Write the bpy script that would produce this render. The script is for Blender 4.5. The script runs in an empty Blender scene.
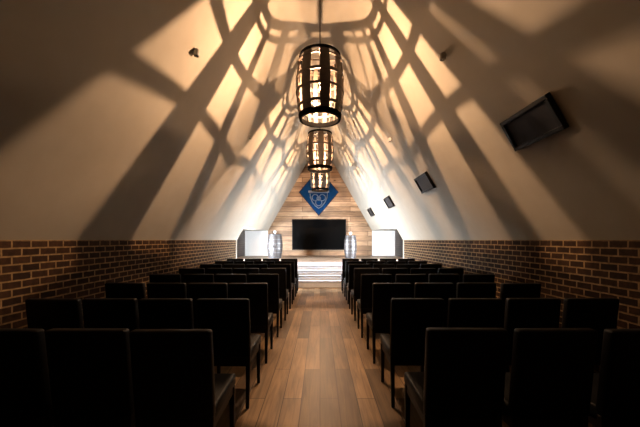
import bpy, bmesh, math, random
from mathutils import Vector, Matrix
random.seed(7)
S = bpy.context.scene
COL = S.collection
PI = math.pi

# ------------------------------------------------------------------ room numbers
H, W, AP = 1.455, 2.75, 6.26          # brick height, half width, height where the slopes would meet
TAN = (AP - H) / W
Y0, YB, YE = -2.2, 10.0, 14.5         # back wall, start of the bays, end wall
ZC = 5.37                             # flat strip under the ridge
ZBAY = 1.9
STG = 0.70                            # stage height
LN = math.hypot(W, AP - H)
DOWN = (W / LN, -(AP - H) / LN)       # down the slope (x outwards, z)

# ------------------------------------------------------------------ helpers
def link(o, parent=None):
    COL.objects.link(o)
    if parent is not None:
        o.parent = parent
    return o

def obj(name, bm, m, parent=None, smooth=None):
    bmesh.ops.recalc_face_normals(bm, faces=bm.faces[:])
    me = bpy.data.meshes.new(name)
    bm.to_mesh(me); bm.free()
    me.materials.append(m)
    if smooth is not None:
        for p in me.polygons: p.use_smooth = True
        if smooth < 179:
            me.set_sharp_from_angle(angle=math.radians(smooth))
    return link(bpy.data.objects.new(name, me), parent)

def thing(name, label, cat, loc=(0, 0, 0), group=None):
    o = bpy.data.objects.new(name, None)
    o.empty_display_size = .1
    o.location = loc
    link(o)
    return tag(o, label, cat, group)

def tag(o, label, cat, group=None):
    o['label'] = label; o['category'] = cat
    if group: o['group'] = group
    return o

def struct(name, bm, m, smooth=None, parent=None):
    o = obj(name, bm, m, parent, smooth)
    if parent is None: o['kind'] = 'structure'
    return o

def dup(root, loc, label):
    r = root.copy(); COL.objects.link(r); r.location = loc; r['label'] = label
    for ch in list(root.children):
        c = ch.copy(); COL.objects.link(c); c.parent = r
        for g in ch.children:
            d = g.copy(); COL.objects.link(d); d.parent = c
    return r

def box(bm, a, b, bev=0, seg=2, M=None):
    vs = [bm.verts.new((x, y, z)) for x in (a[0], b[0]) for y in (a[1], b[1]) for z in (a[2], b[2])]
    fs = [(0,1,3,2),(4,6,7,5),(0,4,5,1),(2,3,7,6),(0,2,6,4),(1,5,7,3)]
    F = [bm.faces.new([vs[i] for i in f]) for f in fs]
    geom = vs
    if bev:
        es = list({e for f in F for e in f.edges})
        r = bmesh.ops.bevel(bm, geom=es, offset=bev, segments=seg, profile=.5, affect='EDGES')
        geom = list({v for f in r['faces'] for v in f.verts} | {v for v in vs if v.is_valid})
    if M is not None:
        bmesh.ops.transform(bm, matrix=M, verts=[v for v in geom if v.is_valid])
    return geom

def BX(*args, **k):
    bm = bmesh.new(); box(bm, *args, **k); return bm

def prism(bm, pts, y0, y1):
    """closed polygon of (x,z) swept along y"""
    A = [bm.verts.new((x, y0, z)) for x, z in pts]
    B = [bm.verts.new((x, y1, z)) for x, z in pts]
    n = len(pts)
    for i in range(n):
        bm.faces.new((A[i], A[(i+1) % n], B[(i+1) % n], B[i]))
    bm.faces.new(A); bm.faces.new(B)

def lathe(bm, prof, n=32, M=None, caps=True):
    """profile of (r,z) turned about z"""
    rings = []
    new = []
    for r, z in prof:
        ring = [bm.verts.new((r*math.cos(2*PI*i/n), r*math.sin(2*PI*i/n), z)) for i in range(n)]
        rings.append(ring); new += ring
    for a, b in zip(rings, rings[1:]):
        for i in range(n):
            bm.faces.new((a[i], a[(i+1) % n], b[(i+1) % n], b[i]))
    if caps == 'loop':
        a, b = rings[-1], rings[0]
        for i in range(n):
            bm.faces.new((a[i], a[(i+1) % n], b[(i+1) % n], b[i]))
    elif caps:
        bm.faces.new(rings[0]); bm.faces.new(rings[-1])
    if M is not None:
        bmesh.ops.transform(bm, matrix=M, verts=new)
    return new

def tube(bm, pts, r, n=8, closed=False):
    pts = [Vector(p) for p in pts]
    rings = []
    m = len(pts)
    for i, p in enumerate(pts):
        if closed: d = pts[(i+1) % m] - pts[i-1]
        else: d = pts[min(i+1, m-1)] - pts[max(i-1, 0)]
        d.normalize()
        u = d.cross(Vector((0, 1, 0)))
        if u.length < .1: u = d.cross(Vector((1, 0, 0)))
        u.normalize(); w = d.cross(u)
        rings.append([bm.verts.new(p + r*(math.cos(2*PI*k/n)*u + math.sin(2*PI*k/n)*w)) for k in range(n)])
    pairs = list(zip(rings, rings[1:])) + ([(rings[-1], rings[0])] if closed else [])
    for a, b in pairs:
        for k in range(n):
            bm.faces.new((a[k], a[(k+1) % n], b[(k+1) % n], b[k]))
    if not closed:
        bm.faces.new(rings[0]); bm.faces.new(rings[-1])

# ------------------------------------------------------------------ materials
def mat(name):
    m = bpy.data.materials.new(name); m.use_nodes = True
    nt = m.node_tree
    return m, nt, nt.nodes['Principled BSDF']

def N(nt, kind, **kw):
    n = nt.nodes.new(kind)
    for k, v in kw.items():
        if k in n.inputs.keys(): n.inputs[k].default_value = v
        else: setattr(n, k, v)
    return n

def ramp(nt, stops):
    r = nt.nodes.new('ShaderNodeValToRGB')
    e = r.color_ramp.elements
    while len(e) < len(stops): e.new(.5)
    for i, (p, c) in enumerate(stops):
        e[i].position = p; e[i].color = (*c, 1)
    return r

def plain(name, col, rough=.5, metal=0, noise=.12, scale=12, bump=0, coat=0, spec=.5):
    m, nt, b = mat(name)
    tc = N(nt, 'ShaderNodeTexCoord')
    nz = N(nt, 'ShaderNodeTexNoise', Scale=scale, Detail=5)
    nt.links.new(tc.outputs['Object'], nz.inputs['Vector'])
    r = ramp(nt, [(.3, tuple(c*(1-noise) for c in col)), (.7, tuple(min(1, c*(1+noise)) for c in col))])
    nt.links.new(nz.outputs['Fac'], r.inputs['Fac'])
    nt.links.new(r.outputs['Color'], b.inputs['Base Color'])
    b.inputs['Roughness'].default_value = rough
    b.inputs['Metallic'].default_value = metal
    b.inputs['Coat Weight'].default_value = coat
    b.inputs['Specular IOR Level'].default_value = spec
    if bump:
        bp = N(nt, 'ShaderNodeBump', Strength=bump, Distance=.01)
        nt.links.new(nz.outputs['Fac'], bp.inputs['Height'])
        nt.links.new(bp.outputs['Normal'], b.inputs['Normal'])
    return m

def swizzle(nt, order):
    """object coordinates with axes re-ordered, e.g. 'yzx'"""
    tc = N(nt, 'ShaderNodeTexCoord')
    sp = N(nt, 'ShaderNodeSeparateXYZ'); cb = N(nt, 'ShaderNodeCombineXYZ')
    nt.links.new(tc.outputs['Object'], sp.inputs[0])
    for i, a in enumerate(order):
        nt.links.new(sp.outputs['xyz'.index(a)], cb.inputs[i])
    return cb.outputs[0]

def brick_mat():
    m, nt, b = mat('old_brick')
    v = swizzle(nt, 'yzx')
    wob = N(nt, 'ShaderNodeTexNoise', Scale=9, Detail=2)
    nt.links.new(v, wob.inputs['Vector'])
    mx = N(nt, 'ShaderNodeVectorMath', operation='SCALE'); mx.inputs['Scale'].default_value = .008
    nt.links.new(wob.outputs['Color'], mx.inputs[0])
    ad = N(nt, 'ShaderNodeVectorMath', operation='ADD')
    nt.links.new(v, ad.inputs[0]); nt.links.new(mx.outputs[0], ad.inputs[1])
    br = N(nt, 'ShaderNodeTexBrick', Scale=1.0)
    br.inputs['Color1'].default_value = (.018, .008, .004, 1)
    br.inputs['Color2'].default_value = (.044, .021, .010, 1)
    br.inputs['Mortar'].default_value = (.24, .17, .088, 1)
    br.inputs['Mortar Size'].default_value = .0085
    br.inputs['Mortar Smooth'].default_value = .25
    br.inputs['Brick Width'].default_value = .18
    br.inputs['Row Height'].default_value = .0728
    nt.links.new(ad.outputs[0], br.inputs['Vector'])
    nz = N(nt, 'ShaderNodeTexNoise', Scale=22, Detail=6)
    nt.links.new(v, nz.inputs['Vector'])
    r = ramp(nt, [(.3, (.55, .5, .45)), (.75, (1.25, 1.2, 1.15))])
    nt.links.new(nz.outputs['Fac'], r.inputs['Fac'])
    mm = N(nt, 'ShaderNodeMixRGB', blend_type='MULTIPLY', Fac=1)
    nt.links.new(br.outputs['Color'], mm.inputs[1]); nt.links.new(r.outputs['Color'], mm.inputs[2])
    nt.links.new(mm.outputs[0], b.inputs['Base Color'])
    b.inputs['Roughness'].default_value = .85
    b.inputs['Specular IOR Level'].default_value = .15
    inv = N(nt, 'ShaderNodeMath', operation='MULTIPLY_ADD')
    inv.inputs[1].default_value = -1; inv.inputs[2].default_value = 1
    nt.links.new(br.outputs['Fac'], inv.inputs[0])
    add = N(nt, 'ShaderNodeMath', operation='MULTIPLY_ADD'); add.inputs[1].default_value = .35
    nt.links.new(nz.outputs['Fac'], add.inputs[0]); nt.links.new(inv.outputs[0], add.inputs[2])
    bp = N(nt, 'ShaderNodeBump', Strength=.7, Distance=.012)
    nt.links.new(add.outputs[0], bp.inputs['Height']); nt.links.new(bp.outputs['Normal'], b.inputs['Normal'])
    return m

def plank_mat(name, order, c1, c2, gap, width, length, rough, knots=False, grain=.35, seam=.004):
    m, nt, b = mat(name)
    v = swizzle(nt, order)
    br = N(nt, 'ShaderNodeTexBrick', Scale=1.0)
    br.offset = .37; br.offset_frequency = 2
    br.inputs['Color1'].default_value = (*c1, 1)
    br.inputs['Color2'].default_value = (*c2, 1)
    br.inputs['Mortar'].default_value = (*gap, 1)
    br.inputs['Mortar Size'].default_value = seam
    br.inputs['Mortar Smooth'].default_value = .2
    br.inputs['Brick Width'].default_value = length
    br.inputs['Row Height'].default_value = width
    nt.links.new(v, br.inputs['Vector'])
    mp = N(nt, 'ShaderNodeMapping'); mp.inputs['Scale'].default_value = (1.6, 26, 26)
    nt.links.new(v, mp.inputs['Vector'])
    nz = N(nt, 'ShaderNodeTexNoise', Scale=1.0, Detail=7, Distortion=1.2)
    nt.links.new(mp.outputs[0], nz.inputs['Vector'])
    r = ramp(nt, [(.3, (1-grain,)*3), (.7, (1+grain,)*3)])
    nt.links.new(nz.outputs['Fac'], r.inputs['Fac'])
    mm = N(nt, 'ShaderNodeMixRGB', blend_type='MULTIPLY', Fac=1)
    nt.links.new(br.outputs['Color'], mm.inputs[1]); nt.links.new(r.outputs['Color'], mm.inputs[2])
    mp2 = N(nt, 'ShaderNodeMapping'); mp2.inputs['Scale'].default_value = (1.2, 3.5, 3.5)
    nt.links.new(v, mp2.inputs['Vector'])
    nz2 = N(nt, 'ShaderNodeTexNoise', Scale=1.0, Detail=3)
    nt.links.new(mp2.outputs[0], nz2.inputs['Vector'])
    r2 = ramp(nt, [(.35, (.72, .7, .68)), (.65, (1.2, 1.2, 1.2))])
    nt.links.new(nz2.outputs['Fac'], r2.inputs['Fac'])
    m2 = N(nt, 'ShaderNodeMixRGB', blend_type='MULTIPLY', Fac=1)
    nt.links.new(mm.outputs[0], m2.inputs[1]); nt.links.new(r2.outputs['Color'], m2.inputs[2])
    out = m2.outputs[0]
    if knots:
        mp3 = N(nt, 'ShaderNodeMapping'); mp3.inputs['Scale'].default_value = (1.1, 2.1, 2.1)
        nt.links.new(v, mp3.inputs['Vector'])
        vo = N(nt, 'ShaderNodeTexVoronoi', Scale=1.0)
        nt.links.new(mp3.outputs[0], vo.inputs['Vector'])
        r3 = ramp(nt, [(.03, (.22, .15, .1)), (.09, (1, 1, 1))])
        nt.links.new(vo.outputs['Distance'], r3.inputs['Fac'])
        m3 = N(nt, 'ShaderNodeMixRGB', blend_type='MULTIPLY', Fac=1)
        nt.links.new(out, m3.inputs[1]); nt.links.new(r3.outputs['Color'], m3.inputs[2])
        out = m3.outputs[0]
    nt.links.new(out, b.inputs['Base Color'])
    b.inputs['Roughness'].default_value = rough
    inv = N(nt, 'ShaderNodeMath', operation='MULTIPLY_ADD')
    inv.inputs[1].default_value = -1; inv.inputs[2].default_value = 1
    nt.links.new(br.outputs['Fac'], inv.inputs[0])
    add = N(nt, 'ShaderNodeMath', operation='MULTIPLY_ADD'); add.inputs[1].default_value = .3
    nt.links.new(nz.outputs['Fac'], add.inputs[0]); nt.links.new(inv.outputs[0], add.inputs[2])
    bp = N(nt, 'ShaderNodeBump', Strength=.35, Distance=.006)
    nt.links.new(add.outputs[0], bp.inputs['Height']); nt.links.new(bp.outputs['Normal'], b.inputs['Normal'])
    return m

def clear_mat(name, tint=(1, 1, 1), gloss=.06):
    m = bpy.data.materials.new(name); m.use_nodes = True
    nt = m.node_tree; nt.nodes.clear()
    o = N(nt, 'ShaderNodeOutputMaterial'); t = N(nt, 'ShaderNodeBsdfTransparent'); g = N(nt, 'ShaderNodeBsdfGlossy')
    t.inputs['Color'].default_value = (*tint, 1); g.inputs['Roughness'].default_value = .03
    x = N(nt, 'ShaderNodeMixShader'); x.inputs[0].default_value = gloss
    nt.links.new(t.outputs[0], x.inputs[1]); nt.links.new(g.outputs[0], x.inputs[2]); nt.links.new(x.outputs[0], o.inputs[0])
    return m

def emit_mat(name, col, st):
    m, nt, b = mat(name)
    b.inputs['Base Color'].default_value = (.1, .06, .03, 1)
    b.inputs['Emission Color'].default_value = (*col, 1)
    b.inputs['Emission Strength'].default_value = st
    return m

M_plaster = plain('cream_plaster', (.31, .280, .232), .9, noise=.03, scale=5, bump=.03)
M_whitewall = plain('white_bay_paint', (.86, .86, .86), .6, noise=.02)
M_brick = brick_mat()
M_floor = plank_mat('oak_floorboards', 'yxz', (.085, .053, .028), (.31, .200, .104), (.035, .018, .009), .168, 1.7, .42)
M_endwood = plank_mat('knotty_pine_boards', 'xzy', (.21, .118, .060), (.44, .285, .170), (.05, .025, .012), .235, 2.3, .6, knots=True, grain=.35, seam=.010)
M_darkboard = plank_mat('darkened_boards', 'yzx', (.022, .014, .010), (.034, .022, .016), (.11, .085, .065), .10, 1.5, .6)  # dark tone puts the backlit bay wall's shade into the colour
M_step = plain('daylight_tint_step', (.80, .86, .95), .3, noise=.05)  # cool tint in the colour stands in for daylight on white steps
M_nosing_shade = plain('nosing_shadow_edge', (.20, .13, .085), .4)  # brown edge paints in the shadow line under each nosing
M_stage = plank_mat('stage_boards', 'xyz', (.16, .11, .075), (.22, .16, .11), (.05, .03, .015), .16, 2, .5)
M_leather = plain('black_leather', (.0045, .0043, .0045), .5, noise=.2, scale=60, spec=.1)
M_seat = plain('black_seat_leather', (.006, .0066, .007), .5, noise=.2, scale=60, spec=.1)
M_leg = plain('black_stained_wood', (.008, .0055, .004), .5, spec=.2)
M_iron = plain('dark_iron_hoop', (.04, .027, .018), .5, .3)
M_rim = plain('blackened_rim', (.0012, .001, .0009), .7, spec=.02)
M_oak = plain('dark_oak_stave', (.040, .026, .016), .6, noise=.35, scale=8)
M_oakglow = M_oak
M_black = plain('black_plastic', (.008, .0075, .0075), .5, spec=.2)
M_panel = plain('dark_grey_panel', (.022, .020, .021), .7, spec=.2)
M_screen = plain('tv_glass', (.0012, .0012, .0013), .3, noise=.02, spec=.06)
M_blue = plain('blue_banner_cloth', (.0018, .026, .085), .85, noise=.1, spec=.08)
M_navy = plain('dark_banner_edge', (.008, .007, .018), .7)
M_crest = plain('silver_grey_crest', (.13, .14, .17), .5, noise=.2)
M_grey = plain('grey_fitting', (.30, .29, .27), .45)
M_white = plain('white_fitting', (.75, .74, .72), .5, noise=.03)
M_lens = plain('dark_lens', (.01, .01, .01), .15)
M_pale = plain('pale_barrel_wood', (.035, .029, .028), .5, noise=.3, scale=6)
M_steel = plain('steel_hoop', (.11, .11, .12), .35, .8, noise=.08)
M_wframe = plain('window_paint', (.6, .6, .6), .5)
M_glass = clear_mat('window_glass')
M_bulb = clear_mat('bulb_glass', (1, .97, .92), .05)
M_fil = emit_mat('filament', (1, .62, .28), 900)
M_cord = plain('dark_cord', (.02, .012, .008), .6)

# ------------------------------------------------------------------ setting
bm = bmesh.new(); box(bm, (-2.95, Y0-.2, -.15), (2.95, 9.3, 0)); struct('floor', bm, M_floor)

# slopes: profile with a soft turn into the flat strip, given real thickness
def half_profile(z0):
    pts = [((AP - z0)/TAN, z0)]
    xk = (AP - ZC)/TAN
    # blend between slope and flat strip
    p0 = Vector((xk + DOWN[0]*.35, ZC + DOWN[1]*.35)); p1 = Vector((xk, ZC)); p2 = Vector((xk-.35, ZC))
    for i in range(9):
        t = i/8
        q = p0*(1-t)**2 + p1*2*t*(1-t) + p2*t*t
        pts.append((q.x, q.y))
    return pts
def shell(bm, z0, y0, y1):
    hp = half_profile(z0)
    inner = hp + [(-x, z) for x, z in reversed(hp)]
    k = 1.0
    outer = [(x*1.0 + (.16 if x > 0 else -.16)*(1 if abs(x) > .3 else .3), z + .10) for x, z in inner]
    prism(bm, inner + outer[::-1], y0, y1)
bm = bmesh.new()
shell(bm, H, Y0-.2, YB); shell(bm, ZBAY, YB, YE+.15)
struct('ceiling', bm, M_plaster, smooth=25)

for s, nm in ((-1, 'left'), (1, 'right')):
    bm = bmesh.new(); box(bm, (s*W, Y0-.2, -.15), (s*(W+.25), YB-.12, H)); struct('wall_'+nm, bm, M_brick)
    # thin plaster nosing on top of the bricks
    # bay: pale end jamb and roof, outer wall coloured dark for its backlit shade, round an unseen window
    bm = bmesh.new()
    box(bm, (s*2.56, YB, ZBAY), (s*3.75, YE+.15, ZBAY+.12))
    box(bm, (s*(W+.001), YB-.12, 0), (s*3.75, YB, ZBAY+.12))
    struct('wall_%s_bay' % nm, bm, M_plaster)
    bm = bmesh.new(); box(bm, (s*2.502, YE, 0), (s*3.62, YE+.15, ZBAY+.02)); struct('wall_%s_bay_end' % nm, bm, M_whitewall)
    wy0, wy1, wz0, wz1 = 10.06, (11.15 if s < 0 else 10.85), STG+.08, 1.84  # unseen window, placed and sized to aim daylight at the far slopes
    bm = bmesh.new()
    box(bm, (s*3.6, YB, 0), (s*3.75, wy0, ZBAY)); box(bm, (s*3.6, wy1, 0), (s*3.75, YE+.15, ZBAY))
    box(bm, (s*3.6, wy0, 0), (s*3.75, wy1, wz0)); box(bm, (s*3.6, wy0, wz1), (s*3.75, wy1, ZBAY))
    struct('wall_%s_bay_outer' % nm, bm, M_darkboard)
    w = thing('window_%d' % (1 if s < 0 else 2), '', ''); del w['label']; del w['category']; w['kind'] = 'structure'
    bm = bmesh.new()
    xa, xb = 3.64, 3.71
    for (ya, yb, za, zb) in ((wy0, wy0+.05, wz0, wz1), (wy1-.05, wy1, wz0, wz1), (wy0, wy1, wz0, wz0+.05), (wy0, wy1, wz1-.05, wz1),
                             ((wy0+wy1)/2-.02, (wy0+wy1)/2+.02, wz0, wz1)):
        box(bm, (s*xa, ya, za), (s*xb, yb, zb))
    obj('window_frame', bm, M_wframe, w)
    obj('pane', BX((s*3.672, wy0+.05, wz0+.05), (s*3.678, wy1-.05, wz1-.05)), M_glass, w)
    # daylight from this window: the sky outside, sampled through a portal
    L = bpy.data.lights.new('window_portal', 'AREA'); L.shape = 'RECTANGLE'; L.size = wy1-wy0; L.size_y = wz1-wz0
    L.cycles.is_portal = True
    lo = bpy.data.objects.new('window_portal', L); link(lo)
    lo.location = (s*3.78, (wy0+wy1)/2, (wz0+wz1)/2)
    lo.rotation_euler = Matrix(((0, 0, s), (1, 0, 0), (0, 1, 0))).transposed().to_euler() if False else (0, 0, 0)
    zc = Vector((s, 0, 0)); xc = Vector((0, 1, 0)); yc = zc.cross(xc)
    lo.matrix_world = Matrix.Translation(lo.location) @ Matrix((xc, yc, zc)).transposed().to_4x4()

# end wall: knotty boards up to the slopes
hp = half_profile(0)
hp = [(2.5, 0), (2.5, ZBAY)] + hp[1:]
bm = bmesh.new(); prism(bm, hp + [(-x, z) for x, z in reversed(hp)], YE, YE+.14)
struct('wall_end', bm, M_endwood)
bm = bmesh.new(); box(bm, (-2.95, Y0-.2, 0), (2.95, Y0, 5.6)); struct('wall_back', bm, M_darkboard)

# stage platform and the steps up to it
bm = bmesh.new(); box(bm, (-2.5, 10.36, 0), (2.5, YE, STG)); 
for s in (-1, 1):
    box(bm, (s*2.5, 10.36, 0), (s*3.6, YE, STG)); box(bm, (s*2.725, YB, 0), (s*3.6, 10.36, STG))
struct('floor_stage', bm, M_stage)
st = thing('stage_steps', 'pale painted steps rising across the aisle end to the stage under the screen', 'steps', (0, 9.25, 0))
ys = [9.25, 9.53, 9.80, 10.10, 10.36]; zs = [.195, .325, .46, .60, .70]
z_prev = 0
for i in range(5):
    y1 = 10.36 if i < 4 else 10.42
    if i < 4:
        s_ = obj('step', BX((-2.72, ys[i]-9.25, z_prev), (2.72, 10.36-9.25, zs[i]-.022)), M_step, st)
        obj('tread', BX((-2.72, ys[i]-9.25-.022, zs[i]-.022), (2.72, 10.36-9.25, zs[i])), M_nosing_shade, s_)
        obj('tread_top', BX((-2.72, ys[i]-9.25-.016, zs[i]), (2.72, ys[i+1]-9.25-.002, zs[i]+.003)), M_step, s_)
    z_prev = zs[i]
obj('step', BX((-2.5, 10.36-9.25-.02, .603), (2.5, 10.36-9.25-.001, .70)), M_step, st)

# ------------------------------------------------------------------ barrel lamps
OPEN = [(20, 29), (32, 43), (50, 58), (69, 91), (103.5, 115), (127.6, 128.05), (129.3, 129.75), (137, 156),
        (180, 203), (228, 250), (270, 292), (302, 322), (333, 341), (353, 368)]
def rad(z):
    return .345 - .047*(z/.44)**2
def stave_bm(a0, a1):
    bm = bmesh.new(); nz = 14; na = max(1, int((a1-a0)/4))
    def grid(dr):
        g = []
        for i in range(nz+1):
            z = -.445 + .89*i/nz; row = []
            for j in range(na+1):
                a = math.radians(a0 + (a1-a0)*j/na); r = rad(z) - dr
                row.append(bm.verts.new((r*math.sin(a), r*math.cos(a), z)))
            g.append(row)
        return g
    A, B = grid(0), grid(.018)
    for i in range(nz):
        for j in range(na):
            bm.faces.new((A[i][j], A[i][j+1], A[i+1][j+1], A[i+1][j])); bm.faces.new((B[i][j], B[i+1][j], B[i+1][j+1], B[i][j+1]))
        for j in (0, na):
            bm.faces.new((A[i][j], A[i+1][j], B[i+1][j], B[i][j]))
    for i in (0, nz):
        for j in range(na):
            bm.faces.new((A[i][j], B[i][j], B[i][j+1], A[i][j+1]))
    return bm
def hoop_bm(z, h, t=.006, thick=.012):
    bm = bmesh.new()
    p = [(rad(z-h/2)+t, z-h/2), (rad(z)+t+.001, z), (rad(z+h/2)+t, z+h/2), (rad(z+h/2)-thick, z+h/2), (rad(z)-thick, z), (rad(z-h/2)-thick, z-h/2)]
    lathe(bm, p, 64, caps='loop')
    return bm
ZB = 3.67
LABELS = ['dark barrel-stave pendant lamp above the aisle, largest and topmost of the three',
          'barrel-stave pendant lamp hanging between the big dark one and the one before the blue diamond',
          'smallest-looking barrel-stave pendant lamp, hanging just before the blue diamond banner']
LP = thing('pendant_lamp', LABELS[0], 'lamp', (0, 4.4, ZB), 'barrel pendant lamps along the ridge')
ops = sorted(OPEN)
for i, (a, b) in enumerate(ops):
    nxt = ops[(i+1) % len(ops)][0] + (360 if i == len(ops)-1 else 0)
    obj('stave', stave_bm(b, nxt), M_oak, LP, smooth=40)
obj('rim', hoop_bm(.430, .045), M_rim, LP, smooth=40)
obj('rim', hoop_bm(-.435, .07, .008, .026), M_rim, LP, smooth=40)
for z, h in ((.345, .024), (.116, .044), (-.08, .028), (-.30, .032)):
    obj('hoop', hoop_bm(z, h), M_iron, LP, smooth=40)
bm = bmesh.new()
box(bm, (-.285, -.012, .405), (.285, .012, .415)); box(bm, (-.012, -.285, .405), (.012, .285, .4145))
obj('crossbar', bm, M_iron, LP)
bm = bmesh.new(); tube(bm, [(0, 0, .10), (0, 0, ZC-ZB-.02)], .008, 10); obj('cord', bm, M_cord, LP, smooth=60)
bm = bmesh.new(); lathe(bm, [(.06, ZC-ZB), (.06, ZC-ZB-.02), (.02, ZC-ZB-.05)], 24); obj('ceiling_rose', bm, M_iron, LP, smooth=40)
bm = bmesh.new(); lathe(bm, [(.012, .16), (.022, .15), (.024, .075), (.02, .07)], 20); obj('socket', bm, M_iron, LP, smooth=40)
bm = bmesh.new()
lathe(bm, [(.016, .08), (.02, .06), (.036, .03), (.047, 0), (.048, -.02), (.042, -.045), (.028, -.062), (.006, -.07)], 28)
bl = obj('bulb', bm, M_bulb, LP, smooth=80)
bm = bmesh.new()
tube(bm, [(.006*math.cos(t*.9), .006*math.sin(t*.9), -.03+.004*t) for t in range(15)], .0016, 6)
obj('filament', bm, M_fil, bl, smooth=80)
LAMPY = [4.4, 7.55, 10.7]
lamps = [LP, dup(LP, (0, LAMPY[1], ZB), LABELS[1]), dup(LP, (0, LAMPY[2], ZB), LABELS[2])]
lamps[1].rotation_euler.z = math.radians(-8)
lamps[2].rotation_euler.z = math.radians(14)
LAMP_W = 530
for y, p in zip(LAMPY, (1.0, .8, .8)):
    L = bpy.data.lights.new('lamp_light', 'POINT'); L.energy = LAMP_W*p; L.color = (1, .615, .36); L.shadow_soft_size = .009
    o = bpy.data.objects.new('lamp_light', L); link(o); o.location = (0, y, ZB)

# ------------------------------------------------------------------ chairs
def leg_bm(x, y0, z0, y1, z1, a=.038, b=.028):
    bm = bmesh.new()
    A = [bm.verts.new((x+dx*b/2, y0+dy*b/2, z0)) for dx, dy in ((-1,-1),(1,-1),(1,1),(-1,1))]
    B = [bm.verts.new((x+dx*a/2, y1+dy*a/2, z1)) for dx, dy in ((-1,-1),(1,-1),(1,1),(-1,1))]
    for i in range(4): bm.faces.new((A[i], A[(i+1)%4], B[(i+1)%4], B[i]))
    bm.faces.new(A); bm.faces.new(B)
    bmesh.ops.bevel(bm, geom=[e for e in bm.edges], offset=.004, segments=1, affect='EDGES')
    return bm
def make_chair():
    t = thing('dining_chair', 'x', 'chair', (0, 0, 0), 'black chairs set out in rows')
    hw = .225
    # padded back, leaning a little and softly crowned
    bm = bmesh.new()
    box(bm, (-hw, -.032, .43), (hw, .032, .955), .016, 3)
    for v in bm.verts:
        k = (v.co.z - .43)/.525
        v.co.y -= .055*k
        if v.co.z > .9: v.co.z -= .006*(abs(v.co.x)/hw)**2
        v.co.y += (.012*(1-(v.co.x/hw)**2)*(1 if v.co.y > -.055*k else -0.3))
    obj('backrest', bm, M_leather, t, smooth=50)
    bm = bmesh.new()
    box(bm, (-hw, .0, .40), (hw, .46, .485), .02, 3)
    obj('seat', bm, M_seat, t, smooth=50)
    obj('seat_frame', BX((-hw+.012, .0, .345), (hw-.012, .445, .405), .004, 1), M_leg, t)
    for s in (-1, 1):
        obj('leg', leg_bm(s*(hw-.02), -.035, 0, .0, .44), M_leg, t)
        obj('leg', leg_bm(s*(hw-.022), .432, 0, .43, .40), M_leg, t)
    return t
ROWS = [1.71, 2.61, 3.55, 4.48, 5.42, 6.36, 7.28, 8.2]
ORD = {0: 'eighth', 1: 'seventh', 2: 'sixth', 3: 'fifth', 4: 'fourth', 5: 'third', 6: 'second', 7: 'first'}
POS = ['beside the aisle', 'second from the aisle', 'third from the aisle', 'against the brick wall']
proto = make_chair(); first = True
for r, d in enumerate(ROWS):
    for s in (-1, 1):
        for k in range(4):
            x = s*(.838 + (.503 if s > 0 else .486)*k + random.uniform(-.008, .008)); y = d + .055 + random.uniform(-.02, .02)
            lab = 'black padded chair below the %s slope, %s row before the steps, %s' % ('box-hung' if s > 0 else 'bare', ORD[r], POS[k])
            if first: c = proto; c.location = (x, y, 0); c['label'] = lab; first = False
            else: c = dup(proto, (x, y, 0), lab)
            c.rotation_euler.z = random.uniform(-.02, .02)

# ------------------------------------------------------------------ screen, banner
t = thing('tv', 'wide black television screen mounted on the boarded end wall above the steps', 'television', (-.045, YE-.065, .98))
obj('television_body', BX((-1.29, -.02, 0), (1.29, .06, 1.47), .012, 2), M_black, t)
obj('screen', BX((-1.255, -.024, .045), (1.255, -.018, 1.44)), M_screen, t)

b = thing('banner', 'blue diamond banner with a pale grey crest hung high on the boarded end wall', 'banner', (-.06, YE-.034, 3.745))
bm = bmesh.new()
hwid, hh = .96, 1.145
def diamond(bm, f, y0, y1):
    prism(bm, [(hwid*f, 0), (0, hh*f), (-hwid*f, 0), (0, -hh*f)], y0, y1)
diamond(bm, 1, 0, .03); obj('border', bm, M_navy, b)
bm = bmesh.new(); diamond(bm, .95, -.008, .002); obj('cloth', bm, M_blue, b)
bm = bmesh.new()
# crest: a shield outline with scrolls and a ribbon across its top
sh = [(-.42, -.02), (.42, -.02), (.40, -.25), (.30, -.48), (.16, -.66), (0, -.78), (-.16, -.66), (-.30, -.48), (-.40, -.25)]
tube(bm, [(x, -.014, z) for x, z in sh], .026, 6, closed=True)
for cx_, cz_, rr in ((-.17, -.26, .15), (.17, -.26, .15), (0, -.50, .15), (0, -.30, .09)):
    tube(bm, [(cx_+rr*math.cos(a*PI/9), -.014, cz_+rr*math.sin(a*PI/9)) for a in range(18)], .022, 6, closed=True)
box(bm, (-.50, -.02, -.02), (.50, -.008, .08)); box(bm, (-.34, -.02, .16), (.34, -.008, .22))
obj('crest', bm, M_crest, b, smooth=60)

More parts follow.
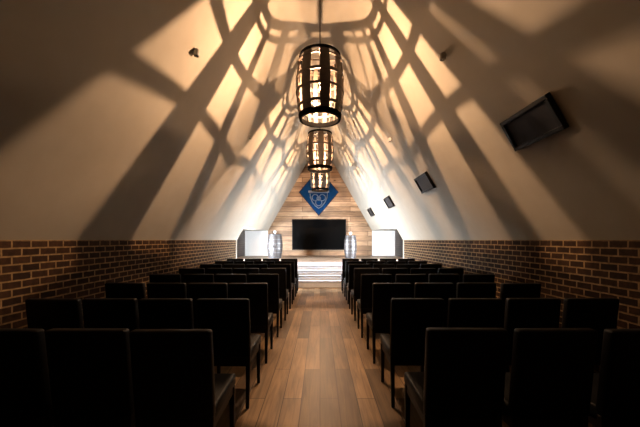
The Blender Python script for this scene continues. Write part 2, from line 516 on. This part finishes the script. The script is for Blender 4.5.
# ------------------------------------------------------------------ barrels on the stage
def barrel(name, label, loc, R, h, seedrot=0):
    t = thing(name, label, 'barrel', loc, 'barrels standing on the stage')
    bm = bmesh.new()
    def r_(z): return R*(1 - .2*((z/h-.5)/.5)**2)
    n = 16
    prof = [(r_(h*i/n), h*i/n) for i in range(n+1)]
    prof += [(r_(h)-.03, h), (r_(h)-.03, h-.03)]
    lathe(bm, prof, 40)
    obj('body', bm, M_pale, t, smooth=50)
    for f in (.04, .24, .40, .62, .78, .96):
        z = h*f
        bm = bmesh.new(); hw = .02
        lathe(bm, [(r_(z-hw)+.004, z-hw), (r_(z+hw)+.004, z+hw), (r_(z+hw)-.008, z+hw), (r_(z-hw)-.008, z-hw)], 40, caps='loop')
        obj('hoop', bm, M_steel, t, smooth=50)
    bm = bmesh.new(); lathe(bm, [(.035, -.01), (.035, .012), (.02, .02)], 16, Matrix.Translation((0, -R+.002, h*.5)) @ Matrix.Rotation(PI/2, 4, 'X'))
    obj('bung', bm, M_black, t, smooth=50)
    # ball knob on top
    bm = bmesh.new()
    lathe(bm, [(.02, h-.035), (.02, h+.03)] + [(.058*math.sin(a*PI/8)+.001, h+.085-.058*math.cos(a*PI/8)) for a in range(1, 9)], 20)
    obj('knob', bm, M_white, t, smooth=60)
    return t
barrel('barrel', 'pale hooped barrel with a dark bung on the stage under the slope without black boxes', (-1.88, 12.6, STG), .32, 1.0)
barrel('barrel', 'slimmer white-lit barrel on the stage under the slope with black boxes', (1.27, 12.6, STG), .26, .95)

# ------------------------------------------------------------------ boxes and small fittings on the slopes
def slope_matrix(s, y, z):
    """origin on the slope; local x = down the slope, y = along the room (mirrored with s), z = out of the slope"""
    x = s*(AP - z)/TAN
    d = Vector((s*DOWN[0], 0, DOWN[1])); n = Vector((s*DOWN[1], 0, -DOWN[0])).normalized()
    n = Vector((-s*abs(DOWN[1]), 0, -abs(DOWN[0])))
    yv = n.cross(d)
    return Matrix.Translation((x, y, z)) @ Matrix((d, yv, n)).transposed().to_4x4()
BL = ['',
      'second black framed box along the slope, between the large one and the smaller two',
      'third dark framed box along the slope, on the daylit plaster',
      'smallest dark framed box on the slope, beside the boarded end wall']
BL[0] = 'large black framed box on the shadowed plaster slope, biggest of the four'
by = [2.97, 6.0, 9.08, 12.3]
fb = None
for i, y in enumerate(by):
    if fb is None:
        fb = thing('framed_box', BL[0], 'box', (0, 0, 0), 'framed boxes along the slope')
        bm = bmesh.new()
        hx, hy, dp, fw = .175, .335, .055, .042
        box(bm, (-hx, -hy, 0), (-hx+fw, hy, dp), .005, 1); box(bm, (hx-fw, -hy, 0), (hx, hy, dp), .005, 1)
        box(bm, (-hx+fw, -hy, 0), (hx-fw, -hy+fw, dp), .005, 1); box(bm, (-hx+fw, hy-fw, 0), (hx-fw, hy, dp), .005, 1)
        obj('box_frame', bm, M_black, fb)
        obj('panel', BX((-hx+fw, -hy+fw, 0), (hx-fw, hy-fw, .03)), M_panel, fb)
        c = fb
    else:
        c = dup(fb, (0, 0, 0), BL[i])
    c.matrix_world = slope_matrix(1, y, 2.60)

def sensor(s, y, z, lab, m):
    t = thing('spotlight', lab, 'spotlight', (0, 0, 0), 'small fittings on the slopes')
    bm = bmesh.new(); lathe(bm, [(.032, 0), (.032, .012), (.022, .018)], 24); obj('mount', bm, m, t, smooth=40)
    R = Matrix.Translation((0, 0, .03)) @ Matrix.Scale(.62, 4) @ Matrix.Rotation(math.radians(65), 4, 'Y')
    bm = bmesh.new(); lathe(bm, [(.02, -.05), (.045, -.045), (.052, .0), (.055, .075), (.045, .08)], 24, R); obj('housing', bm, m, t, smooth=40)
    bm = bmesh.new(); lathe(bm, [(.042, .078), (.042, .083)], 24, R); obj('lens', bm, M_lens, t)
    t.matrix_world = slope_matrix(s, y, z)
sensor(-1, 3.55, 3.68, 'small grey round fitting in the bright patch high on the bare slope', M_grey)
sensor(1, 3.60, 3.665, 'small dark round fitting high on the box-hung slope, above the large black box', M_grey)
sensor(-1, 6.36, 3.65, 'tiny dark fitting farther along the bare slope, in a shadow band', M_grey)
sensor(1, 6.45, 3.62, 'tiny white fitting farther along the box-hung slope, in a lit band', M_white)

# ------------------------------------------------------------------ daylight and camera
w = bpy.data.worlds.new('sky'); S.world = w; w.use_nodes = True
nt = w.node_tree; bg = nt.nodes['Background']
tc = N(nt, 'ShaderNodeTexCoord'); sp = N(nt, 'ShaderNodeSeparateXYZ')
nt.links.new(tc.outputs['Generated'], sp.inputs[0])
r = ramp(nt, [(0, (.74, .86, 1.0)), (.5, (.86, .93, 1.0)), (1, (.70, .84, 1.0))])
ma = N(nt, 'ShaderNodeMath', operation='MULTIPLY_ADD'); ma.inputs[1].default_value = .5; ma.inputs[2].default_value = .5
nt.links.new(sp.outputs['Z'], ma.inputs[0]); nt.links.new(ma.outputs[0], r.inputs['Fac'])
nt.links.new(r.outputs['Color'], bg.inputs['Color'])
bg.inputs['Strength'].default_value = 680

cam = bpy.data.cameras.new('camera'); co = bpy.data.objects.new('camera', cam); link(co)
co.location = (0, 0, H); co.rotation_euler = (PI/2, 0, 0)
cam.sensor_width = 36; cam.lens = 302/640*36
cam.shift_y = 26.5/640; cam.clip_start = .02
S.camera = co
S.view_settings.view_transform = 'Standard'; S.view_settings.look = 'None'
S.view_settings.gamma = 1; S.view_settings.use_curve_mapping = False
S.view_settings.exposure = -.08
S.cycles.max_bounces = 8; S.cycles.diffuse_bounces = 5
S.cycles.use_denoising = True
